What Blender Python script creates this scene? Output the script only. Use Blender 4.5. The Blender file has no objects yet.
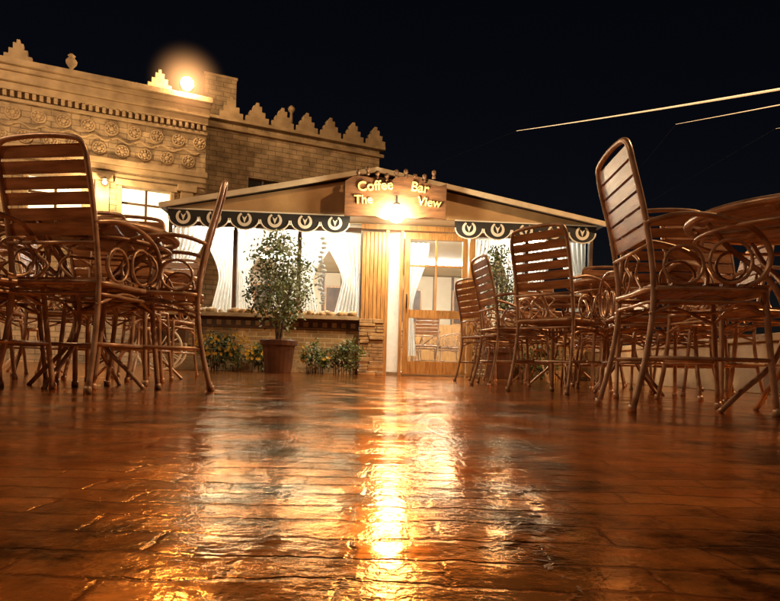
import bpy, math, random
from mathutils import Vector, Matrix
random.seed(7)
D=bpy.data; C=bpy.context
col=C.scene.collection
R=math.radians

# ------------------------------------------------------------------ materials
def newmat(name):
    m=D.materials.new(name); m.use_nodes=True
    nt=m.node_tree; b=nt.nodes['Principled BSDF']
    return m,nt,b
def pmat(name,c1,c2=None,scale=8,rough=.6,metal=0,bump=.0,bscale=40,rvar=.12,emis=None,estr=0,stretch=None,spec=None):
    m,nt,b=newmat(name); N=nt.nodes; L=nt.links
    c2=c2 or tuple(x*.7 for x in c1)
    tc=N.new('ShaderNodeTexCoord'); mp=N.new('ShaderNodeMapping')
    L.new(tc.outputs['Object'],mp.inputs[0])
    if stretch: mp.inputs['Scale'].default_value=stretch
    n=N.new('ShaderNodeTexNoise'); n.inputs['Scale'].default_value=scale; n.inputs['Detail'].default_value=6
    L.new(mp.outputs[0],n.inputs['Vector'])
    r=N.new('ShaderNodeValToRGB'); r.color_ramp.elements[0].position=.32; r.color_ramp.elements[1].position=.68
    r.color_ramp.elements[0].color=(*c2,1); r.color_ramp.elements[1].color=(*c1,1)
    L.new(n.outputs['Fac'],r.inputs[0]); L.new(r.outputs[0],b.inputs['Base Color'])
    mr=N.new('ShaderNodeMapRange'); mr.inputs['To Min'].default_value=max(.03,rough-rvar); mr.inputs['To Max'].default_value=min(1,rough+rvar)
    n2=N.new('ShaderNodeTexNoise'); n2.inputs['Scale'].default_value=bscale; n2.inputs['Detail'].default_value=4
    L.new(mp.outputs[0],n2.inputs['Vector']); L.new(n2.outputs['Fac'],mr.inputs[0]); L.new(mr.outputs[0],b.inputs['Roughness'])
    b.inputs['Metallic'].default_value=metal
    if bump:
        bp=N.new('ShaderNodeBump'); bp.inputs['Strength'].default_value=.8; bp.inputs['Distance'].default_value=bump
        L.new(n2.outputs['Fac'],bp.inputs['Height']); L.new(bp.outputs[0],b.inputs['Normal'])
    if emis:
        b.inputs['Emission Color'].default_value=(*emis,1); b.inputs['Emission Strength'].default_value=estr
    return m
def emat(name,c,s):
    m,nt,b=newmat(name); b.inputs['Base Color'].default_value=(.8,.8,.8,1)
    b.inputs['Emission Color'].default_value=(*c,1); b.inputs['Emission Strength'].default_value=s
    return m
def halomat(name,c,s,rad):  # self-glowing volume that imitates a lamp's halo; nothing in the air
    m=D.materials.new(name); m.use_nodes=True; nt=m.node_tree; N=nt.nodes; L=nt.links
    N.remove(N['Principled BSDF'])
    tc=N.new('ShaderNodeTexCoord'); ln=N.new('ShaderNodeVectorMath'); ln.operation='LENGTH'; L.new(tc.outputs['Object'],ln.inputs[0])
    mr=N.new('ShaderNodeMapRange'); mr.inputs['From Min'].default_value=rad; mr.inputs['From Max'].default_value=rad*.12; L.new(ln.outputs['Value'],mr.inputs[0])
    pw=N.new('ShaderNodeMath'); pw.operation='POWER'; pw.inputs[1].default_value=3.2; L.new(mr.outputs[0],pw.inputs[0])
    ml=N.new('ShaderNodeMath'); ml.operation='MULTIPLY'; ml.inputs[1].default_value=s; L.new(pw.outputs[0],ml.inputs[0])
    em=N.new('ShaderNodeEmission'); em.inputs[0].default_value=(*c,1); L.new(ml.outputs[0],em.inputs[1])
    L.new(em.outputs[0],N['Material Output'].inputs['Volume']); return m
def brickmat(name,c1,c2,mort,bw,rh,ms,rough=.8,bump=.004,vary=3):
    m,nt,b=newmat(name); N=nt.nodes; L=nt.links
    tc=N.new('ShaderNodeTexCoord'); s=N.new('ShaderNodeSeparateXYZ'); c=N.new('ShaderNodeCombineXYZ')
    L.new(tc.outputs['Object'],s.inputs[0])
    a=N.new('ShaderNodeMath'); a.operation='ADD'; L.new(s.outputs[0],a.inputs[0]); L.new(s.outputs[1],a.inputs[1])
    L.new(a.outputs[0],c.inputs[0]); L.new(s.outputs[2],c.inputs[1])
    br=N.new('ShaderNodeTexBrick'); L.new(c.outputs[0],br.inputs['Vector'])
    br.inputs['Scale'].default_value=1; br.inputs['Brick Width'].default_value=bw; br.inputs['Row Height'].default_value=rh
    br.inputs['Mortar Size'].default_value=ms; br.inputs['Mortar Smooth'].default_value=.3
    br.inputs['Color1'].default_value=(*c1,1); br.inputs['Color2'].default_value=(*c2,1); br.inputs['Mortar'].default_value=(*mort,1)
    n=N.new('ShaderNodeTexNoise'); n.inputs['Scale'].default_value=vary; n.inputs['Detail'].default_value=8
    L.new(tc.outputs['Object'],n.inputs['Vector'])
    mr=N.new('ShaderNodeMapRange'); mr.inputs['From Min'].default_value=.3; mr.inputs['From Max'].default_value=.7; mr.inputs['To Min'].default_value=.5; mr.inputs['To Max'].default_value=1.3
    L.new(n.outputs['Fac'],mr.inputs[0])
    mx=N.new('ShaderNodeVectorMath'); mx.operation='SCALE'; L.new(br.outputs['Color'],mx.inputs[0]); L.new(mr.outputs[0],mx.inputs['Scale'])
    L.new(mx.outputs[0],b.inputs['Base Color']); b.inputs['Roughness'].default_value=rough
    bp=N.new('ShaderNodeBump'); bp.invert=True; bp.inputs['Distance'].default_value=bump; L.new(br.outputs['Fac'],bp.inputs['Height'])
    L.new(bp.outputs[0],b.inputs['Normal'])
    return m

M_metal=pmat('wrought_metal',(.54,.36,.26),(.26,.15,.09),14,.36,.35,.0006,120)
M_metal_dk=pmat('dark_metal',(.05,.035,.03),(.02,.015,.012),14,.4,.6)
M_slat=pmat('oiled_wood_slats',(.44,.20,.085),(.18,.075,.03),7,.32,0,.0012,60,stretch=(1,6,6))
M_sand=brickmat('sandstone_brick',(.44,.33,.20),(.37,.27,.165),(.22,.16,.10),.42,.14,.012)
M_stone=pmat('carved_sandstone',(.45,.33,.20),(.26,.185,.11),3,.8,0,.01,22)
M_tan=pmat('tan_gable_board',(.48,.32,.16),(.34,.21,.10),3,.6,0,.002,30)
M_wood=pmat('door_wood',(.52,.28,.10),(.28,.13,.045),5,.35,0,.0015,40,stretch=(8,8,1))
M_wooddk=pmat('dark_frame_wood',(.12,.06,.03),(.06,.03,.015),6,.45)
M_sign=pmat('sign_wood',(.17,.075,.03),(.08,.034,.014),5,.6,0,.004,26,stretch=(1,1,5))
M_roof=pmat('roof_sheet',(.10,.075,.055),(.06,.045,.035),4,.6)
M_trim=pmat('pale_trim',(.75,.66,.5),(.55,.47,.35),5,.5)
M_black=pmat('black_canvas',(.012,.012,.014),(.02,.02,.022),6,.75)
M_white=pmat('white_paint',(.8,.78,.72),(.7,.67,.6),8,.5)
M_lowbrick=brickmat('dark_brick',(.42,.26,.11),(.28,.17,.08),(.48,.36,.22),.2,.065,.009,.6)
M_stack=pmat('stacked_stone',(.5,.32,.15),(.2,.11,.055),9,.55,0,.006,30)
M_pebble=pmat('pebbles',(.6,.42,.22),(.28,.18,.1),20,.5)
M_inwall=pmat('interior_wall',(.60,.50,.36),(.48,.38,.26),2,.7)
M_inceil=pmat('interior_ceiling',(.7,.64,.52),(.6,.54,.42),2,.7)
M_tube=emat('fluorescent_tube',(1,.98,.86),160)
M_globe=emat('lamp_globe',(1,.79,.48),400)
M_bulb=emat('lantern_bulb',(1,.72,.36),60)
M_flood=emat('flood_lens',(1,.62,.28),420)
M_fill_lens=emat('fill_lamp_lens',(1,.6,.25),30)  # glowing lens of the added fill lamps
M_rope=emat('rope_light',(1,.58,.24),.75)
M_win=emat('lit_window',(1,.80,.45),2.2)
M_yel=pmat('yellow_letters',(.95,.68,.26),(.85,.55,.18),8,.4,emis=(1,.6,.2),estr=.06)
M_leaf=pmat('leaves',(.075,.10,.025),(.03,.05,.014),9,.45)
M_leaf2=pmat('leaves_light',(.12,.15,.04),(.06,.08,.02),9,.45)
M_flow=pmat('yellow_petals',(.75,.55,.08),(.6,.4,.05),20,.6)
M_bark=pmat('bark',(.15,.09,.05),(.07,.045,.03),20,.8,0,.004,50)
M_pot=pmat('glazed_pot',(.10,.045,.03),(.05,.022,.016),6,.35)
M_soil=pmat('soil',(.04,.03,.02),None,20,.9)
M_cream=pmat('parapet_plaster',(.62,.46,.28),(.34,.23,.14),2.5,.5,0,.006,18)
M_ground=pmat('far_ground',(.03,.025,.02),(.02,.017,.013),.5,.9)
M_chip=pmat('wet_stone_chips',(.14,.06,.025),(.05,.025,.012),40,.6,0,.002,90)
M_pane,nt,b=newmat('window_glass')
N=nt.nodes;L=nt.links
N.remove(b); tr=N.new('ShaderNodeBsdfTransparent'); gl=N.new('ShaderNodeBsdfGlossy'); gl.inputs['Roughness'].default_value=.04
mx=N.new('ShaderNodeMixShader'); fr=N.new('ShaderNodeFresnel'); fr.inputs[0].default_value=1.4
L.new(fr.outputs[0],mx.inputs[0]);L.new(tr.outputs[0],mx.inputs[1]);L.new(gl.outputs[0],mx.inputs[2]);L.new(mx.outputs[0],N['Material Output'].inputs[0])
M_curt,nt,b=newmat('sheer_curtain')
N=nt.nodes;L=nt.links
b.inputs['Base Color'].default_value=(.82,.81,.77,1); b.inputs['Roughness'].default_value=.9
tl=N.new('ShaderNodeBsdfTranslucent'); tl.inputs[0].default_value=(.9,.9,.85,1)
mx=N.new('ShaderNodeMixShader'); mx.inputs[0].default_value=.65
tp=N.new('ShaderNodeBsdfTransparent'); mx2=N.new('ShaderNodeMixShader')
tc=N.new('ShaderNodeTexCoord'); no=N.new('ShaderNodeTexNoise'); no.inputs['Scale'].default_value=14
L.new(tc.outputs['Object'],no.inputs['Vector'])
mr=N.new('ShaderNodeMapRange'); mr.inputs['To Min'].default_value=.0; mr.inputs['To Max'].default_value=.3
L.new(no.outputs['Fac'],mr.inputs[0]); L.new(mr.outputs[0],mx2.inputs[0])
L.new(b.outputs[0],mx.inputs[1]);L.new(tl.outputs[0],mx.inputs[2]);L.new(mx.outputs[0],mx2.inputs[1]);L.new(tp.outputs[0],mx2.inputs[2])
L.new(mx2.outputs[0],N['Material Output'].inputs[0])

# wet brick paving
M_floor,nt,b=newmat('wet_brick_paving'); N=nt.nodes; L=nt.links
def noise(scale,det,rough=.5,vec=None):
    n=N.new('ShaderNodeTexNoise'); n.inputs['Scale'].default_value=scale; n.inputs['Detail'].default_value=det; n.inputs['Roughness'].default_value=rough
    L.new(vec or tc.outputs['Object'],n.inputs['Vector']); return n
def rng(src,a,b_,c,d):
    r=N.new('ShaderNodeMapRange'); r.inputs['From Min'].default_value=a; r.inputs['From Max'].default_value=b_; r.inputs['To Min'].default_value=c; r.inputs['To Max'].default_value=d
    L.new(src,r.inputs[0]); return r.outputs[0]
tc=N.new('ShaderNodeTexCoord')
wn=noise(6,7,.65)
wv=N.new('ShaderNodeVectorMath'); wv.operation='MULTIPLY_ADD'; wv.inputs[1].default_value=(.06,.06,0)
L.new(wn.outputs['Color'],wv.inputs[0]); L.new(tc.outputs['Object'],wv.inputs[2])
br=N.new('ShaderNodeTexBrick'); L.new(wv.outputs[0],br.inputs['Vector'])
br.inputs['Scale'].default_value=1; br.inputs['Brick Width'].default_value=.15; br.inputs['Row Height'].default_value=.055
br.inputs['Mortar Size'].default_value=.005; br.inputs['Mortar Smooth'].default_value=1
br.inputs['Color1'].default_value=(.80,.33,.095,1); br.inputs['Color2'].default_value=(.56,.21,.055,1); br.inputs['Mortar'].default_value=(.34,.12,.035,1)
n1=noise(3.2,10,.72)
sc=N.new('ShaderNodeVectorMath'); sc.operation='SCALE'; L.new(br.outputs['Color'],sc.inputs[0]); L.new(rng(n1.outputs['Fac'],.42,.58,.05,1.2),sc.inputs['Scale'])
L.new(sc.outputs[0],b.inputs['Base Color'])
b.inputs['Specular Tint'].default_value=(1,.70,.42,1)
n2=noise(4.5,10,.72)
L.new(rng(n2.outputs['Fac'],.40,.62,.08,.22),b.inputs['Roughness'])
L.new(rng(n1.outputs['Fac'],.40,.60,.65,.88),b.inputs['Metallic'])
n3=noise(120,5); n4=noise(13,3); n5=noise(32,4)
b0=N.new('ShaderNodeBump'); b0.invert=True; b0.inputs['Distance'].default_value=.0009; L.new(br.outputs['Fac'],b0.inputs['Height'])
L.new(rng(n2.outputs['Fac'],.42,.60,.12,.7),b0.inputs['Strength'])
b1=N.new('ShaderNodeBump'); b1.inputs['Distance'].default_value=.0009; L.new(n3.outputs['Fac'],b1.inputs['Height']); L.new(b0.outputs[0],b1.inputs['Normal'])
L.new(rng(n2.outputs['Fac'],.42,.58,.1,1),b1.inputs['Strength'])
b3=N.new('ShaderNodeBump'); b3.inputs['Distance'].default_value=.0014; L.new(n5.outputs['Fac'],b3.inputs['Height']); L.new(b1.outputs[0],b3.inputs['Normal'])
L.new(rng(n1.outputs['Fac'],.42,.58,1,.05),b3.inputs['Strength'])
b2=N.new('ShaderNodeBump'); b2.inputs['Distance'].default_value=.0010; L.new(n4.outputs['Fac'],b2.inputs['Height']); L.new(b3.outputs[0],b2.inputs['Normal'])
L.new(b2.outputs[0],b.inputs['Normal'])

# ------------------------------------------------------------------ mesh builder
class MB:
    def __init__(s): s.v=[];s.f=[];s.m=[];s.sm=[]
    def add(s,vs,fs,mat=0,smooth=False):
        o=len(s.v); s.v+= [tuple(v) for v in vs]
        for f in fs: s.f.append(tuple(i+o for i in f)); s.m.append(mat); s.sm.append(smooth)
    def box(s,x0,x1,y0,y1,z0,z1,mat=0,M=None):
        vs=[Vector(p) for p in ((x0,y0,z0),(x1,y0,z0),(x1,y1,z0),(x0,y1,z0),(x0,y0,z1),(x1,y0,z1),(x1,y1,z1),(x0,y1,z1))]
        if M: vs=[M@v for v in vs]
        s.add(vs,[(0,3,2,1),(4,5,6,7),(0,1,5,4),(1,2,6,5),(2,3,7,6),(3,0,4,7)],mat)
    def tube(s,pts,r,mat=0,n=8,closed=False):
        pts=[Vector(p) for p in pts]; k=len(pts)
        rs=r if isinstance(r,(list,tuple)) else [r]*k
        T=[]
        for i in range(k):
            if closed: t=pts[(i+1)%k]-pts[i-1]
            else: t=pts[min(i+1,k-1)]-pts[max(i-1,0)]
            T.append(t.normalized())
        up=Vector((0,0,1)) if abs(T[0].z)<.9 else Vector((1,0,0))
        nrm=T[0].cross(up).normalized(); vs=[]
        for i in range(k):
            nrm=(nrm-T[i]*nrm.dot(T[i])).normalized(); bi=T[i].cross(nrm)
            for j in range(n):
                a=2*math.pi*j/n; vs.append(pts[i]+(nrm*math.cos(a)+bi*math.sin(a))*rs[i])
        fs=[]
        for i in range(k if closed else k-1):
            i2=(i+1)%k
            for j in range(n):
                j2=(j+1)%n; fs.append((i*n+j,i*n+j2,i2*n+j2,i2*n+j))
        if not closed: fs+= [tuple(range(n))[::-1],tuple((k-1)*n+j for j in range(n))]
        s.add(vs,fs,mat,True)
    def lathe(s,prof,c=(0,0,0),mat=0,n=24,M=None,smooth=True):
        vs=[];k=len(prof)
        for (r,z) in prof:
            for j in range(n):
                a=2*math.pi*j/n; p=Vector((r*math.cos(a),r*math.sin(a),z))
                if M: p=M@p
                vs.append(p+Vector(c))
        fs=[(i*n+j,i*n+(j+1)%n,(i+1)*n+(j+1)%n,(i+1)*n+j) for i in range(k-1) for j in range(n)]
        fs+=[tuple(range(n))[::-1],tuple((k-1)*n+j for j in range(n))]
        s.add(vs,fs,mat,smooth)
    def prism(s,poly,y0,y1,mat=0):
        n=len(poly); vs=[(x,y0,z) for x,z in poly]+[(x,y1,z) for x,z in poly]
        fs=[tuple(range(n)),tuple(range(n,2*n))[::-1]]+[(i,i+n,(i+1)%n+n,(i+1)%n) for i in range(n)]
        s.add(vs,fs,mat)
    def sphere(s,c,r,mat=0,n=16,k=10,sq=(1,1,1)):
        prof=[(max(1e-4,r*math.sin(math.pi*i/k)),-r*math.cos(math.pi*i/k)) for i in range(k+1)]
        s.lathe(prof,c,mat,n,Matrix.Diagonal((*sq,)) if sq!=(1,1,1) else None)
    def wall(s,x0,x1,z0,z1,y0,y1,holes,mat=0):
        xs=sorted({x0,x1,*[h[0] for h in holes],*[h[1] for h in holes]}); zs=sorted({z0,z1,*[h[2] for h in holes],*[h[3] for h in holes]})
        for a,b_ in zip(xs,xs[1:]):
            for c,d in zip(zs,zs[1:]):
                mx_,mz=(a+b_)/2,(c+d)/2
                if any(h[0]<mx_<h[1] and h[2]<mz<h[3] for h in holes): continue
                s.box(a,b_,y0,y1,c,d,mat)
    def mesh(s,name,mats):
        me=D.meshes.new(name); me.from_pydata(s.v,[],s.f)
        for m in mats: me.materials.append(m)
        me.polygons.foreach_set('material_index',s.m); me.polygons.foreach_set('use_smooth',s.sm); me.update()
        return me
    def build(s,name,mats,parent=None,loc=(0,0,0),rz=0,bevel=0):
        return place(s.mesh(name,mats),name,parent,loc,rz,bevel)
def place(me,name,parent=None,loc=(0,0,0),rz=0,bevel=0):
    o=D.objects.new(name,me); col.objects.link(o); o.location=loc; o.rotation_euler=(0,0,rz)
    if parent: o.parent=parent
    if bevel:
        b_=o.modifiers.new('bevel','BEVEL'); b_.width=bevel; b_.segments=2; b_.limit_method='ANGLE'
    return o
def empty(name,loc=(0,0,0),rz=0):
    o=D.objects.new(name,None); col.objects.link(o); o.location=loc; o.rotation_euler=(0,0,rz); o.empty_display_size=.2; return o
def spline(P,sub=6,closed=False):
    P=[Vector(p) for p in P]; n=len(P); out=[]
    rng_=range(n if closed else n-1)
    for i in rng_:
        p0=P[i-1] if (closed or i>0) else P[0]*2-P[1]
        p1=P[i]; p2=P[(i+1)%n]
        p3=P[(i+2)%n] if (closed or i+2<n) else P[-1]*2-P[-2]
        for j in range(sub):
            t=j/sub
            out.append(.5*((2*p1)+(p2-p0)*t+(2*p0-5*p1+4*p2-p3)*t*t+(3*p1-p0-3*p2+p3)*t**3))
    if not closed: out.append(P[-1])
    return out

# ------------------------------------------------------------------ ground
g=MB(); g.add([(-300,-300,-.02),(300,-300,-.02),(300,300,-.02),(-300,300,-.02)],[(0,1,2,3)]); g.build('ground',[M_ground])
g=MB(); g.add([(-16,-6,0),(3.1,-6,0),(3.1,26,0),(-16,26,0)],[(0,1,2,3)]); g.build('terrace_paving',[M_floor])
g=MB(); g.box(3.0,3.22,-4,14,0,.42); g.box(2.96,3.26,-4,14,.42,.48)
for i in range(10): g.box(2.975,3.0,-3.5+i*1.8,-3.25+i*1.8,0,.42)
g.build('parapet_wall',[M_cream],bevel=.008)
# chips of stone along a broken joint
g=MB()
def chip(x,y,r):
    n=7; vs=[];h=r*random.uniform(.15,.3)
    ang=random.uniform(0,3); ca,sa=math.cos(ang),math.sin(ang)
    for lv,(k,z) in enumerate(((1,0),(.8,h*.7),(.35,h))):
        for j in range(n):
            a=2*math.pi*j/n; q=r*k*random.uniform(.6,1.3); px,py=q*math.cos(a)*.7,q*math.sin(a)*1.7
            vs.append((x+px*ca-py*sa,y+px*sa+py*ca,z))
    fs=[(i*n+j,i*n+(j+1)%n,(i+1)*n+(j+1)%n,(i+1)*n+j) for i in range(2) for j in range(n)]+[tuple(2*n+j for j in range(n))]
    g.add(vs,fs,0,False)
for i in range(40):
    t=i/39; y=.39+.40*t+random.uniform(-.006,.006); x=.116+.06*t+.010*math.sin(i*.55)+random.uniform(-.003,.003); chip(x,y,random.uniform(.0012,.0042))
for i in range(50):
    chip(random.uniform(-1.6,1.2),random.uniform(1.6,4.5),random.uniform(.002,.005))
g.build('stone_chips',[M_chip])

# ------------------------------------------------------------------ chair and table
def chair_mesh():
    b=MB(); r=.0115
    up=[(-.215,-.27,0),(-.205,-.22,.22),(-.2,-.2,.45),(-.2,-.235,.70),(-.2,-.285,.90),(-.19,-.302,.975),(-.15,-.312,1.005),(0,-.316,1.015)]
    pts=up+[(-x,y,z) for x,y,z in up[-2::-1]]
    b.tube(spline(pts,4),r)
    for sx in (-1,1):
        b.tube(spline([(sx*.2,.19,.46),(sx*.205,.205,.3),(sx*.22,.235,0)],5),r)
        arm=[(sx*.2,-.24,.69),(sx*.235,-.12,.715),(sx*.25,.02,.70),(sx*.25,.13,.655),(sx*.245,.185,.57),(sx*.235,.16,.49),(sx*.215,.10,.455)]
        b.tube(spline(arm,5),.010)
        cx=[(sx*.232,.055+.075*math.cos(a),.55+.078*math.sin(a)) for a in [2*math.pi*i/16 for i in range(16)]]
        b.tube(cx,.0065,closed=True,n=6)
        cx=[(sx*.222,-.105+.07*math.cos(a),.535+.07*math.sin(a)) for a in [2*math.pi*i/16 for i in range(16)]]
        b.tube(cx,.0065,closed=True,n=6)
        b.tube([(sx*.207,-.225,.2),(sx*.212,.215,.2)],.008)
        b.tube(spline([(sx*.205,-.215,.36),(sx*.2,0,.425),(sx*.205,.2,.36)],5),.007)
        b.lathe([(.016,0),(.016,.02),(.012,.03)],(sx*.215,-.27,0),n=8); b.lathe([(.016,0),(.016,.02),(.012,.03)],(sx*.22,.235,0),n=8)
    b.tube([(-.21,0,.2),(.21,0,.2)],.008)
    b.tube(spline([(-.205,.2,.36),(0,.2,.425),(.205,.2,.36)],5),.007)
    ring=[(-.2,-.2,.45),(0,-.21,.45),(.2,-.2,.45),(.215,0,.45),(.2,.19,.45),(0,.225,.45),(-.2,.19,.45),(-.215,0,.45)]
    b.tube(spline(ring,4,True),.011,closed=True)
    ring2=[(x*.97,y*.97,.405) for x,y,z in ring]; b.tube(spline(ring2,4,True),.007,closed=True)
    for i in range(7):
        y=-.172+i*.059
        w=.205 if i not in (0,6) else .195
        b.box(-w,w,y-.024,y+.024,.456,.473,1)
    for i in range(6):
        z=.665+i*.059; yy=-.235-(z-.70)*.25+.006
        M=Matrix.Translation((0,yy,z))@Matrix.Rotation(R(14),4,'X')
        b.box(-.19,.19,-.006,.008,-.025,.025,1,M)
    b.tube([(-.2,-.224,.61),(.2,-.224,.61)],.008)
    for sx in (-1,1):
        b.tube(spline([(sx*.02,-.222,.61),(sx*.075,-.215,.57),(sx*.03,-.208,.52),(sx*.10,-.204,.455)],5),.006,n=6)
    return b.mesh('patio_chair',[M_metal,M_slat])
def table_mesh():
    b=MB(); r=.40; z=.735
    ring=[(r*math.cos(a),r*math.sin(a),z) for a in [2*math.pi*i/40 for i in range(40)]]
    b.tube(ring,.016,closed=True)
    ring=[(r*.93*math.cos(a),r*.93*math.sin(a),z-.06) for a in [2*math.pi*i/40 for i in range(40)]]
    b.tube(ring,.008,closed=True,n=6)
    ns=10
    for i in range(ns):
        x=-r+ (i+.5)*2*r/ns; h=math.sqrt(max(0,(r-.01)**2-(abs(x)+.03)**2)) if abs(x)+.03<r-.01 else .08
        b.box(x-.035,x+.035,-h,h,z-.004,z+.014,1)
    for a in (0,math.pi/2):
        c,s_=math.cos(a+.4),math.sin(a+.4)
        b.tube([(-r*c,-r*s_,z-.014),(r*c,r*s_,z-.014)],.009,n=6)
    for i in range(4):
        a=i*math.pi/2+.4+math.pi/4; c,s_=math.cos(a),math.sin(a)
        P=[(.36,z-.02),(.27,.62),(.12,.50),(.06,.36),(.10,.20),(.22,.08),(.30,.0)]
        b.tube(spline([(p*c,p*s_,q) for p,q in P],5),.011)
        sc_=[((.27+.055*math.cos(t))*c,(.27+.055*math.cos(t))*s_,.555+.055*math.sin(t)) for t in [2*math.pi*k/14 for k in range(14)]]
        b.tube(sc_,.006,closed=True,n=6)
    b.lathe([(.07,.35),(.07,.375)],n=16); 
    return b.mesh('patio_table',[M_metal,M_slat])
CH=chair_mesh(); TB=table_mesh()
# chair faces local +Y; rz = heading-90deg
def chair(x,y,head,z=0): 
    o=place(CH,'patio_chair',loc=(x,y,z),rz=R(head-90)); return o
def table(x,y,rz=0,z=0): return place(TB,'patio_table',loc=(x,y,z),rz=R(rz))
# right
chair(1.16,2.44,-3); table(1.55,2.34,20)
chair(1.72,3.15,-80); chair(2.15,2.5,180)
chair(1.10,3.98,42); table(1.62,4.25,50); chair(2.15,4.2,175); chair(1.75,4.85,-95); chair(1.5,3.62,80)
chair(.98,4.95,10); table(1.5,5.35,10); chair(1.95,5.5,190); chair(1.45,5.95,-85)
chair(1.0,6.25,25); table(1.62,6.75,30); chair(2.2,6.7,180); chair(2.4,5.2,170); chair(1.25,7.1,-30)
# left
chair(-1.36,2.76,80); table(-1.47,3.0,15); chair(-1.16,3.04,197); chair(-1.98,2.95,5); chair(-1.56,3.5,-80)
chair(-1.78,2.62,60)
chair(-1.75,4.05,80); table(-1.82,4.5,35); chair(-2.35,4.5,10); chair(-1.9,5.1,-95); chair(-2.6,3.7,60)
chair(-2.5,2.9,170); table(-3.0,5.2,0); chair(-2.95,4.5,20); table(-2.5,3.3,10)

# ------------------------------------------------------------------ cafe pavilion
cafe=empty('cafe_pavilion',(-3.26,8.98,0),R(3.55))
W=6.29; DP=5.0; EZ=2.22
b=MB(); b.box(0,W,.14,DP,0,.05,0); b.build('floor_slab',[M_inwall],cafe)
b=MB(); b.box(.12,W-.12,DP-.12,DP,.05,2.2,0); b.box(0,.1,.14,DP,.05,.8,0); b.box(W-.1,W,.14,DP,.05,.8,0); b.build('back_and_side_walls',[M_inwall],cafe)
b=MB(); b.box(-.02,2.79,-.05,.13,0,.17,1)
b.box(0,2.79,0,.12,.17,.64,0); b.box(0,2.79,-.015,.125,.64,.79,2)
for i in range(20): b.box(.03+i*.139,.10+i*.139,-.022,-.0155,.675,.745,1)
b.box(-.03,2.79,-.13,.14,.79,.845,1)
b.box(4.95,W,0,.12,.0,.64,0); b.box(4.95,W,-.015,.125,.64,.79,2); b.box(4.95,W+.03,-.13,.14,.79,.845,1)
b.build('low_wall',[M_lowbrick,M_stone,M_wooddk],cafe,bevel=.004)
b=MB()
for i in range(150):
    x=random.choice([random.uniform(.05,2.7)]*2+[random.uniform(5,W-.05)]); rr=random.uniform(.03,.07)
    b.sphere((x,random.uniform(-.08,.02),.845+rr*.55),rr,0,8,5,(1,.9,.7))
b.build('sill_stones',[M_pebble],cafe)
b=MB()
for x0,x1,zt in ((2.80,3.15,.80),(4.49,4.94,.76)):
    z=0
    while z<zt:
        h=random.uniform(.04,.065); d=random.uniform(-.015,.015)
        xm=random.uniform(x0+.1,x1-.1)
        b.box(x0+random.uniform(-.01,.01),xm-.003,-.17+d,.15,z,z+h-.006,0); b.box(xm+.003,x1+random.uniform(-.01,.01),-.17-d,.15,z,z+h-.006,0); z+=h
b.build('stacked_stone_pillars',[M_stack],cafe,bevel=.006)
b=MB()
for i in range(6): b.box(2.81+i*.058,2.862+i*.058,-.06,-.02,.81,2.1,0)
b.box(2.8,3.15,-.02,.1,.81,2.1,1)
for x in (0,.93,1.86,): b.box(x,x+.055,-.01,.08,.845,2.10,1)
for x in (5.25,W-.055): b.box(x,x+.05,-.01,.08,.845,2.10,1)
b.box(3.155,3.205,-.06,.09,0,2.14,0); b.box(3.375,3.42,-.06,.09,0,2.14,0); b.box(4.40,4.485,-.06,.09,0,2.14,0)
b.box(0,2.79,-.012,.078,2.10,2.16,1); b.box(4.49,W,-.012,.078,2.10,2.16,1); b.box(2.79,4.485,-.065,.1,2.141,2.215,0)
b.build('posts_and_panels',[M_wood,M_wooddk],cafe,bevel=.004)
b=MB()
b.box(3.44,3.52,-.04,.02,.03,2.12);b.box(4.30,4.38,-.04,.02,.03,2.12)
b.box(3.52,4.30,-.04,.02,2.02,2.12);b.box(3.52,4.30,-.04,.02,.86,.98);b.box(3.52,4.30,-.04,.02,.03,.22)
b.box(3.895,3.925,-.035,.015,.98,2.02);b.box(3.52,3.895,-.035,.015,1.62,1.64);b.box(3.925,4.30,-.035,.015,1.62,1.64)
b.tube([(3.475,-.045,1.0),(3.475,-.085,1.0),(3.475,-.085,1.2),(3.475,-.045,1.2)],.009,1)
b.build('door',[M_wood,M_metal_dk],cafe,bevel=.004)
b=MB()
b.add([(0,.035,.845),(2.79,.035,.845),(2.79,.035,2.1),(0,.035,2.1)],[(0,1,2,3)])
b.add([(4.49,.035,.76),(W,.035,.76),(W,.035,2.1),(4.49,.035,2.1)],[(0,1,2,3)])
b.add([(3.52,-.01,.22),(4.3,-.01,.22),(4.3,-.01,2.02),(3.52,-.01,2.02)],[(0,1,2,3)])
b.build('window_panes',[M_pane],cafe)
b=MB(); 
b.add([(3.205,.02,.05),(3.375,.02,.05),(3.375,.02,2.1),(3.205,.02,2.1)],[(0,1,2,3)]); b.build('frosted_sidelight',[M_curt],cafe)
def curtain(b,x0,wd,a,z0=.86,z1=2.1,y=.16,pinch=.3,f=7):
    nu,nv=56,22; vs=[]
    for j in range(nv+1):
        t=j/nv; z=z1+(z0-z1)*t
        w=1-(1-pinch)*math.sin(min(1,t/.6)*math.pi/2)**2 if t<.6 else pinch+(t-.6)*.55
        for i in range(nu+1):
            u=i/nu; x=x0+wd*(a+(u-a)*w)
            vs.append((x,y+.028*math.sin(u*2*math.pi*f+t)*(.5+.5*w)+.01*math.sin(u*40+j*.5),z))
    fs=[(j*(nu+1)+i,j*(nu+1)+i+1,(j+1)*(nu+1)+i+1,(j+1)*(nu+1)+i) for j in range(nv) for i in range(nu)]
    b.add(vs,fs,0,True)
b=MB()
for x0,w,a in ((.02,.5,0),(.47,.5,1),(.98,.46,0),(1.38,.5,1),(1.90,.5,0),(2.25,.53,1),(4.52,.40,0),(4.86,.40,1),(5.32,.46,0),(5.73,.5,1)): curtain(b,x0,w,a,pinch=random.uniform(.36,.65),y=.14+random.uniform(0,.05))
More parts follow.
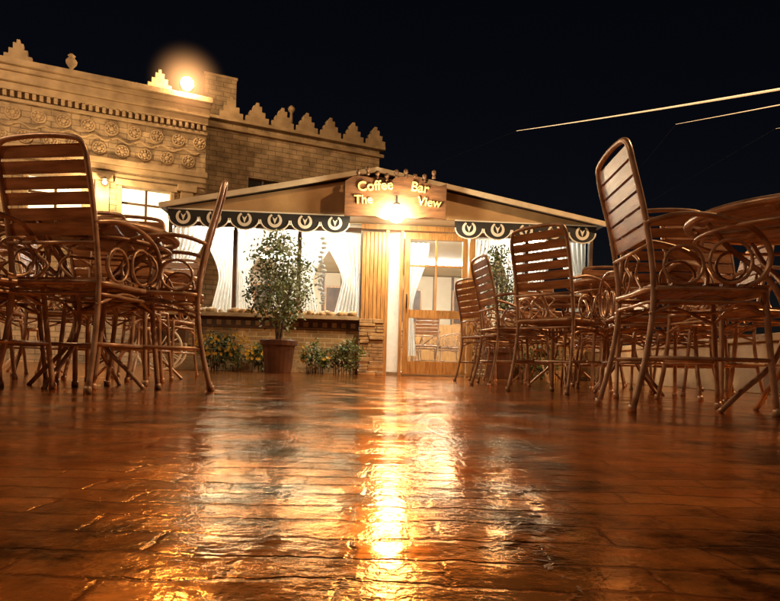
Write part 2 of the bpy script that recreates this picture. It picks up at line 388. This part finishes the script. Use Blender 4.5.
curtain(b,3.52,.3,0,.3,2.0,.12,.25,4)
b.build('curtains',[M_curt],cafe)
b=MB()
for i in range(15):
    b.sphere((2.22+.03*math.sin(i*1.1),.09,2.0-i*.068),.036,0,8,5,(1.2,.6,.7))
b.tube([(2.22,.09,2.1),(2.22,.09,1.0)],.004)
b.build('hanging_ornament',[M_white],cafe)
b=MB(); b.box(0,W,.0,DP,2.216,2.25,0); b.build('ceiling',[M_inceil],cafe)
b=MB()
for x in (.7,2.1,3.9,5.4):
    b.box(x-.45,x+.45,.56,.62,2.17,2.214)
for x in (1.4,4.4): b.box(x-.5,x+.5,3.0,3.08,2.17,2.214)
b.build('ceiling_lights',[M_tube],cafe)
# gable, soffit, roof
PK=2.98; EL=.02; ER=W-.04; PZ=2.84
b=MB(); b.prism([(EL+.1,EZ+.01),(ER-.1,EZ+.01),(PK,PZ-.035)],-.44,-.40,0)
b.box(EL+.1,ER-.1,-.40,-.002,EZ+.01,EZ+.03,1); b.build('gable_front',[M_tan,M_inceil],cafe)
b=MB()
for xe in (EL,ER):
    b.prism([(xe,EZ-.0),(PK,PZ),(PK,PZ+.05),(xe,EZ+.05)],-.52,DP+.2,0)
    b.prism([(xe,EZ-.012),(PK,PZ-.012),(PK,PZ+.055),(xe,EZ+.055)],-.56,-.522,1)
b.build('gable_roof',[M_roof,M_trim],cafe)
b=MB()
def valance(x0,x1):
    n=round((x1-x0)/.44); w=(x1-x0)/n; zt=2.12
    b.box(x0,x1,-.462,-.45,zt,2.235,0)
    b.box(x0,x1,-.466,-.463,2.215,2.234,1)
    for i in range(n):
        cx=x0+(i+.5)*w
        poly=[(cx-w/2+.01,zt)]+[(cx+(w/2-.01)*math.cos(math.pi+math.pi*k/12),zt+.15*math.sin(math.pi+math.pi*k/12)) for k in range(1,12)]+[(cx+w/2-.01,zt)]
        b.prism(poly,-.461,-.451,0)
        e=[(cx+(w/2-.01)*math.cos(math.pi+math.pi*k/12),-.462,zt+.15*math.sin(math.pi+math.pi*k/12)) for k in range(13)]
        b.tube(e,.010,1,6)
        cz=2.115; A=[R(120+300*k/18) for k in range(19)]
        out=[(cx+.10*math.cos(a),cz+.10*math.sin(a)) for a in A]; inn=[(cx+.062*math.cos(a),cz+.010+.066*math.sin(a)) for a in A[::-1]]
        for k in range(18):
            q=[out[k],out[k+1],inn[17-k],inn[18-k]]; b.add([(x,-.4665,z) for x,z in q],[(0,1,2,3)],1)
        b.prism([(cx-.035,cz+.05),(cx,cz-.05),(cx+.035,cz+.05),(cx,cz+.02)],-.469,-.463,1)
valance(EL+.1,2.62); valance(4.10,ER-.1)
b.build('scalloped_valance',[M_black,M_white],cafe)
# sign
b=MB()
top=[]; random.seed(3)
for i in range(15):
    x=2.54+i*1.40/14; top.append((x,2.66+.05*math.sin(i*.9)+random.uniform(-.02,.02)+.06*math.sin(math.pi*i/14)))
bot=[(2.54+i*1.40/10,2.20+random.uniform(-.03,.03)-.04*math.sin(math.pi*i/10)) for i in range(10,-1,-1)]
b.prism(top+bot,-.68,-.63,0)
for i in range(9):
    x=2.72+i*.13; z=2.73+.04*math.sin(i*1.7)
    b.lathe([(.012,0),(.03,.01),(.02,.05),(.035,.075),(.03,.11),(.008,.125)],(x,-.655,z-.03),1,10)
for x in (2.8,3.8): b.box(x-.02,x+.02,-.63,-.44,2.30,2.34,1)
b.build('sign_board',[M_sign,M_wooddk],cafe,bevel=.005)
def text(s,x,z,size,name,rot=0):
    cu=D.curves.new(name,'FONT'); cu.body=s; cu.size=size; cu.extrude=.008; cu.align_x='CENTER'; cu.offset=.002
    cu.materials.append(M_yel); o=D.objects.new(name,cu); col.objects.link(o); o.parent=cafe
    o.location=(x,-.69,z); o.rotation_euler=(R(90),R(rot),0); return o
text('Coffee',2.96,2.54,.18,'sign_letters',-6); text('Bar',3.56,2.54,.18,'sign_letters_b',7)
text('The',2.80,2.35,.16,'sign_letters_c',-3); text('View',3.70,2.35,.16,'sign_letters_d',5)
gl_=empty('globe_lamp',(0,0,0)); gl_.parent=cafe; gl_.location=(3.24,-.90,2.17)
b=MB(); b.sphere((0,0,0),.115,0,24,14); b.build('bulb',[M_globe],gl_)
b=MB(); b.tube(spline([(0,.22,.22),(0,.08,.26),(0,0,.20),(0,0,.13)],5),.014); b.lathe([(.05,.11),(.05,.14),(.02,.16)],(0,0,0),n=14)
b.build('bracket',[M_metal_dk],gl_)
b=MB(); b.sphere((0,0,0),.45,0,24,14); b.build('lamp_halo',[halomat('lamp_halo',(1,.70,.38),5,.45)],gl_)  # added glow sphere, imitates the halo around the globe
def incafe(me,name,x,y,a): 
    o=place(me,name,cafe,(x,y,.05),R(a)); return o
incafe(TB,'interior_table',3.9,2.2,0); incafe(CH,'interior_chair_1',3.4,2.1,-80); incafe(CH,'interior_chair_2',4.5,2.3,95); incafe(CH,'interior_chair_3',3.95,1.5,0)
incafe(TB,'interior_table_b',1.5,2.2,0); incafe(CH,'interior_chair_4',1.0,2.1,-80); incafe(CH,'interior_chair_5',2.1,2.2,90)
b=MB()
for x in (.8,2.4,3.9,5.3):
    b.box(x-.35,x+.35,DP-.16,DP-.122,1.1,1.9,0); b.box(x-.31,x+.31,DP-.165,DP-.161,1.14,1.86,1)
b.box(2.9,5.2,DP-1.0,DP-.6,.05,1.05,0)
for k in range(14): b.box(.3+k*.42,.36+k*.42,DP-.135,DP-.1215,.05,2.19,1)
b.build('counter_and_pictures',[M_wood,M_wooddk],cafe,bevel=.006)

# ------------------------------------------------------------------ plants
def leaves(b,c,rad,nclump,per,size,mat=0,sd=.07):
    for _ in range(nclump):
        while True:
            p=Vector((random.uniform(-1,1),random.uniform(-1,1),random.uniform(-1,1)))
            if p.length<1: break
        cc=Vector(c)+Vector((p.x*rad[0],p.y*rad[1],p.z*rad[2]))
        for k in range(per):
            q=cc+Vector([random.gauss(0,sd) for _ in range(3)])
            d=Vector([random.uniform(-1,1) for _ in range(3)]).normalized(); e=d.orthogonal().normalized()
            s_=size*random.uniform(.6,1.3)
            b.add([q,q+d*s_*.5+e*s_*.28,q+d*s_,q+d*s_*.5-e*s_*.28],[(0,1,2,3)],mat)
def potted(name,x,y,h0,h1,wr,pot=True,n=46):
    e=empty(name,(x,y,0))
    b=MB()
    b.lathe([(.165,0),(.17,.02),(.215,.36),(.245,.37),(.25,.43),(.235,.44),(.215,.43),(.21,.40)],n=20,smooth=False); 
    b.build('pot',[M_pot],e)
    b=MB(); b.lathe([(.208,.39),(.2,.41)],n=20); b.build('soil',[M_soil],e)
    b=MB(); tips=[]
    for i in range(7):
        a=i*.9; tip=Vector((wr*.55*math.cos(a),wr*.55*math.sin(a),h0+(h1-h0)*random.uniform(.45,.85)))
        P=spline([(.03*math.cos(a),.03*math.sin(a),.4),(.07*math.cos(a+.5),.07*math.sin(a+.5),h0+.1),tip],5)
        b.tube(P,[.014-.010*k/(len(P)-1) for k in range(len(P))],0,6)
        for k in range(4):
            q=P[-3-k]; t=q+Vector((random.uniform(-.2,.2),random.uniform(-.2,.2),random.uniform(.05,.25)))
            b.tube([q,t],[.005,.002],0,5)
    b.build('stems',[M_bark],e)
    b=MB(); c=(0,0,(h0+h1)/2); rd=(wr,wr,(h1-h0)/2)
    leaves(b,c,rd,n,34,.055,0); leaves(b,c,rd,n//2,26,.05,1)
    b.build('foliage',[M_leaf,M_leaf2],e)
    return e
potted('potted_tree',-1.47,8.15,.66,1.82,.40,n=72)
potted('potted_tree',1.55,8.85,.9,1.95,.24,n=24)
def shrub(name,x,y,w,h,flow):
    e=empty(name,(x,y,0)); b=MB()
    for i in range(14):
        px=random.uniform(-w,w)*.8; b.tube([(px,0,0),(px+random.uniform(-.05,.05),random.uniform(-.04,.04),h*.8)],[.006,.003],0,5)
    b.build('stems',[M_bark],e); b=MB()
    leaves(b,(0,0,h*.55),(w,.10,h*.4),int(40*w/.4),22,.05,0,.04); leaves(b,(0,0,h*.6),(w,.11,h*.4),int(20*w/.4),18,.05,1,.04)
    if flow:
        for i in range(flow):
            q=Vector((random.uniform(-w,w),random.uniform(-.16,-.02),random.uniform(h*.4,h)))
            for k in range(5):
                a=k*1.257; d=Vector((math.cos(a),-.3,math.sin(a))); s_=.024
                d2=Vector((math.cos(a+.6),-.3,math.sin(a+.6))); d3=Vector((math.cos(a-.6),-.3,math.sin(a-.6)))
                b.add([q,q+d2*s_*.7,q+d*s_,q+d3*s_*.7],[(0,1,2,3)],2)
    b.build('foliage',[M_leaf,M_leaf2,M_flow],e)
shrub('flowering_shrub',-2.35,8.72,.38,.52,80)
shrub('low_shrub',-1.05,8.78,.2,.42,8); shrub('low_shrub',-.62,8.80,.24,.48,0); shrub('flowering_shrub',-1.75,8.8,.28,.42,35)
shrub('low_shrub',2.2,9.1,.4,.5,0)

# decorative cart wheels
e=empty('flower_cart',(-2.88,7.8,0),R(10))
b=MB()
for y in (-.16,.2):
    ring=[(.27*math.cos(t),y,.28+.27*math.sin(t)) for t in [2*math.pi*k/28 for k in range(28)]]; b.tube(ring,.015,closed=True)
    for k in range(12):
        t=2*math.pi*k/12; b.tube([(0,y,.28),(.265*math.cos(t),y,.28+.265*math.sin(t))],.007,n=5)
    b.lathe([(.035,-.03),(.04,0),(.035,.03)],(0,y,.28),n=12,M=Matrix.Rotation(R(90),4,'X').to_3x3())
b.tube([(0,-.16,.28),(0,.2,.28)],.012)
b.build('wheels',[M_white],e)
b=MB(); b.box(-.35,.3,-.11,.15,.36,.40); b.box(-.35,.3,-.11,-.09,.40,.52); b.box(-.35,.3,.13,.15,.40,.52); b.box(-.35,-.33,-.09,.13,.40,.52); b.box(.28,.3,-.09,.13,.40,.52)
b.box(-.02,.02,-.09,.13,.29,.36)
b.tube([(-.3,-.1,.4),(-.8,-.1,.05)],.014); b.tube([(-.3,.14,.4),(-.8,.14,.05)],.014)
b.build('box_and_shafts',[M_wooddk],e)
b=MB(); leaves(b,(0,.02,.56),(.28,.1,.07),18,20,.04,0,.03); b.build('plants',[M_leaf],e)

# ------------------------------------------------------------------ persian style building
bld=empty('sandstone_building',(-9.25,14.45,-.24),R(25))
b=MB()
holes=[(2.65,3.8,3.5,4.7),(.6,1.75,3.5,4.7),(-1.5,-.35,3.5,4.7),(-3.6,-2.4,3.5,4.7)]
b.wall(-8,4.65,0,6.95,0,.3,holes,0); b.box(-8,4.65,.3,5,6.6,6.95,0); b.box(4.35,4.65,.3,5,0,6.6,0); b.box(-8,4.35,4.7,5,0,6.6,0)
holesB=[(6.0,6.9,4.6,5.7),(8.1,8.9,4.6,5.7)]
b.wall(4.66,10.1,0,7.15,1.0,1.3,holesB,0); b.box(9.8,10.1,1.3,6,0,7.15,0); b.box(4.66,9.8,1.3,6,6.7,7.15,0)
b.box(4.80,5.70,1.6,3.2,7.15,8.65,0)
b.build('walls',[M_sand],bld)
b=MB()
b.box(-8.1,4.75,-.40,.5,7.06,7.20); b.box(-8.1,4.72,-.30,.45,6.951,7.06); 
b.box(-8,4.70,-.22,-.001,6.74,6.95); b.box(-8,4.68,-.13,-.001,6.56,6.74)
for i in range(84): x=-7.9+i*.15; b.box(x,x+.08,-.12,-.001,6.42,6.555)
b.box(-8,4.68,-.08,-.001,6.32,6.40)
b.box(-8,4.70,-.14,-.001,5.18,5.32); b.box(-8,4.68,-.08,-.001,5.05,5.18); b.box(-8,4.67,-.05,-.001,4.92,4.99)
b.box(4.66,10.2,.86,.999,6.92,7.02); b.box(4.66,10.22,.80,1.4,7.151,7.25)
b.box(4.77,5.73,1.56,3.24,8.651,8.73)
for h in holes:
    b.box(h[0]-.1,h[0]+.0,-.06,.1,h[2],h[3]); b.box(h[1],h[1]+.1,-.06,.1,h[2],h[3]); b.box(h[0]-.16,h[1]+.16,-.10,.1,h[3]+.001,h[3]+.16); b.box(h[0]-.14,h[1]+.14,-.12,.1,h[2]-.12,h[2]-.001)
for x in (-5,-2,.1,2.2,4.2):  # pilasters
    b.box(x-.16,x+.16,-.09,-.001,0,4.75); b.box(x-.24,x+.24,-.16,-.001,4.75,4.915)
b.build('cornices_and_mouldings',[M_stone],bld,bevel=.012)
b=MB()  # carved frieze
My=Matrix.Rotation(R(90),3,'X')
for i in range(24):
    x=-7.7+i*.53
    for zc in (6.08,5.56):
        xx=x+(.26 if zc<5.8 else 0)
        if xx>4.5: continue
        b.lathe([(.17,0),(.17,.03),(.14,.05),(.13,.03),(.06,.03),(.05,.06),(.01,.07)],(xx,-.001,zc),0,14,My)
        for k in range(8):
            a=k*math.pi/4; b.sphere((xx+.095*math.cos(a),-.03,zc+.095*math.sin(a)),.034,0,7,5)
    P=[(x+.53*k/8,-.02,5.82+.05*math.sin(2*math.pi*k/8)) for k in range(9)]
    if x<4: b.tube(P,.028,0,6)
b.build('carved_frieze',[M_stone],bld)
b=MB()  # stepped merlons
def merlon(x,y0,z,s=1.0):
    P=[(-.34,0),(.34,0),(.34,.2),(.23,.2),(.23,.36),(.13,.36),(.13,.52),(.045,.52),(.045,.62),(-.045,.62),(-.045,.52),(-.13,.52),(-.13,.36),(-.23,.36),(-.23,.2),(-.34,.2)]
    b.prism([(x+p*s,z+q*s) for p,q in P],y0,y0+.22,0)
for x in (-6,-3.3,.35,3.45): merlon(x,-.2,7.201,.85)
for i in range(7): merlon(5.45+i*.745,.9,7.251,.98)
b.lathe([(.09,0),(.05,.06),(.04,.14),(.12,.24),(.13,.32),(.06,.40),(.09,.44),(.02,.5)],(1.45,-.1,7.2),0,14)
b.lathe([(.05,0),(.04,.3),(.1,.36),(.11,.44),(.04,.52)],(7.35,1.5,7.7),0,12); b.lathe([(.04,7.15),(.035,7.72)],(7.35,1.5,0),0,10)
b.build('stepped_merlons',[M_stone],bld,bevel=.01)
b=MB()
for h in holes[:2]: b.add([(h[0],.2,h[2]),(h[1],.2,h[2]),(h[1],.2,h[3]),(h[0],.2,h[3])],[(0,1,2,3)],0)
for h in holes[2:]+holesB:
    y=.2 if h in holes else 1.2
    b.add([(h[0],y,h[2]),(h[1],y,h[2]),(h[1],y,h[3]),(h[0],y,h[3])],[(0,1,2,3)],1)
for h in holes+holesB:
    y=.14 if h in holes else 1.14; xm=(h[0]+h[1])/2
    b.box(xm-.03,xm+.03,y,y+.05,h[2],h[3],2); b.box(h[0],xm-.03,y,y+.05,h[3]-.4,h[3]-.35,2); b.box(xm+.03,h[1],y,y+.05,h[3]-.4,h[3]-.35,2)
b.build('windows',[M_win,M_black,M_wooddk],bld)
# floodlight on the cornice
fl=empty('flood_light',(-5.35,15.75,7.0),R(25))
b=MB(); b.sphere((0,0,.16),.16,0,16,10); b.build('bulb',[M_flood],fl)
b=MB(); b.tube([(0,.4,0),(0,.2,.1),(0,.12,.14)],.03); b.lathe([(.19,0),(.14,.1),(.04,.13)],(0,.12,.16),0,14,Matrix.Rotation(R(-90),3,'X')); b.build('housing',[M_metal_dk],fl)
b=MB(); b.sphere((0,0,0),1.1,0,24,14); b.build('lamp_halo',[halomat('lamp_halo_flood',(1,.45,.16),3.6,1.1)],fl,(0,0,.16))  # added glow sphere, imitates the halo around the flood
def point(name,loc,c,e,r=.08,parent=None):
    l=D.lights.new(name,'POINT'); l.energy=e; l.color=c; l.shadow_soft_size=r
    o=D.objects.new(name,l); col.objects.link(o); o.location=loc
    if parent: o.parent=parent
    return o
wl=empty('wall_lantern',(-9.25+.906*2.25+.45*.423,14.45+.423*2.25-.45*.906,4.35),R(25))
b=MB(); b.lathe([(.02,.16),(.09,.1),(.09,.09),(.02,.09)],n=8); b.box(-.02,.02,0,.44,.12,.15); b.build('cap',[M_metal_dk],wl)
b=MB(); b.sphere((0,0,.03),.05,0,12,8); b.build('bulb',[M_bulb],wl)
point('glow',(0,-.15,.0),(1,.66,.30),170,.05,wl)

def add_fill_lamp(x,y,h,e,ang,color=(1,.57,.25)):  # invented lamp post out of view, added to brighten chairs and building
    s_=empty('fill_lamp',(x,y,0),R(ang)); b=MB()
    b.lathe([(.12,0),(.12,.3),(.06,.35),(.045,h)],n=14); b.tube(spline([(0,0,h-.05),(0,.3,h+.15),(0,.9,h+.2)],5),.03)
    b.prism([(-.12,h+.2),(.12,h+.2),(.08,h+.3),(-.08,h+.3)],.8,1.3,0); b.build('pole',[M_metal_dk],s_)
    b=MB(); b.lathe([(.02,-.03),(.09,0),(.09,.02)],(0,1.05,h+.178),n=14); b.build('lens',[M_fill_lens],s_)
    point('lamp',(0,1.05,h+.05),color,e,.12,s_)
add_fill_lamp(-10.5,7.5,7.5,1700,-60,(1,.64,.33))
add_fill_lamp(7.5,3.5,7.0,2900,60)
add_fill_lamp(-5.6,.4,4.0,330,-60,(1,.62,.32))

# rope lights hung on thin wires
def cable(name,a,b_,sag,r,lead):
    e=empty(name,(0,0,0)); m=MB(); P=[]
    for i in range(25):
        t=i/24; p=Vector(a).lerp(Vector(b_),t); p.z-=sag*4*t*(1-t); P.append(p)
    m.tube(P,[r*(.2+.8*min(1,i/10)) for i in range(25)],0,8); m.build('rope',[M_rope],e)
    m=MB(); m.tube([lead,a],.0005,0,5); m.tube([b_,(b_[0]+6,b_[1]-2,-.02)],.02,0,6); m.build('support_wire',[M_black],e)
cable('rope_light',(1.75,9.05,3.62),(7.6,5.6,3.62),.05,.015,(-.2,9.4,2.86))
cable('rope_light',(3.6,8.0,3.36),(7.6,5.0,3.4),.03,.010,(2.9,9.4,2.2))
cable('rope_light',(4.40,7.2,3.02),(7.6,4.8,3.05),.02,.008,(3.0,9.3,2.2))

# ------------------------------------------------------------------ world, sun, camera
w=D.worlds.new('World'); C.scene.world=w; w.use_nodes=True; nt=w.node_tree; N=nt.nodes; L=nt.links
sky=N.new('ShaderNodeTexSky'); sky.sky_type='NISHITA'; sky.sun_disc=False; sky.sun_elevation=R(38); sky.sun_rotation=R(160)
tint=N.new('ShaderNodeMix'); tint.data_type='RGBA'; tint.blend_type='MULTIPLY'; tint.inputs[0].default_value=1
tint.inputs[7].default_value=(1,.78,.8,1)
L.new(sky.outputs[0],tint.inputs[6]); L.new(tint.outputs[2],N['Background'].inputs[0]); N['Background'].inputs[1].default_value=.0013
sl=D.lights.new('sun','SUN'); sl.energy=.05; sl.color=(1,.56,.26); sl.angle=R(4)
so=D.objects.new('sun',sl); col.objects.link(so)
az=R(160); el=R(38); dv=Vector((math.sin(az)*math.cos(el),math.cos(az)*math.cos(el),math.sin(el)))
so.rotation_euler=dv.to_track_quat('Z','Y').to_euler()
cam=D.cameras.new('camera'); co=D.objects.new('camera',cam); col.objects.link(co)
cam.sensor_width=36; cam.lens=620/780*36; cam.shift_y=65/780; cam.clip_start=.02; cam.clip_end=1000
co.matrix_world=Matrix.Translation((0,0,.145))@Matrix.Rotation(R(90),4,'X')@Matrix.Rotation(R(1.6),4,'Z')
C.scene.camera=co
C.scene.view_settings.view_transform='Standard'; C.scene.view_settings.look='None'; C.scene.view_settings.exposure=0
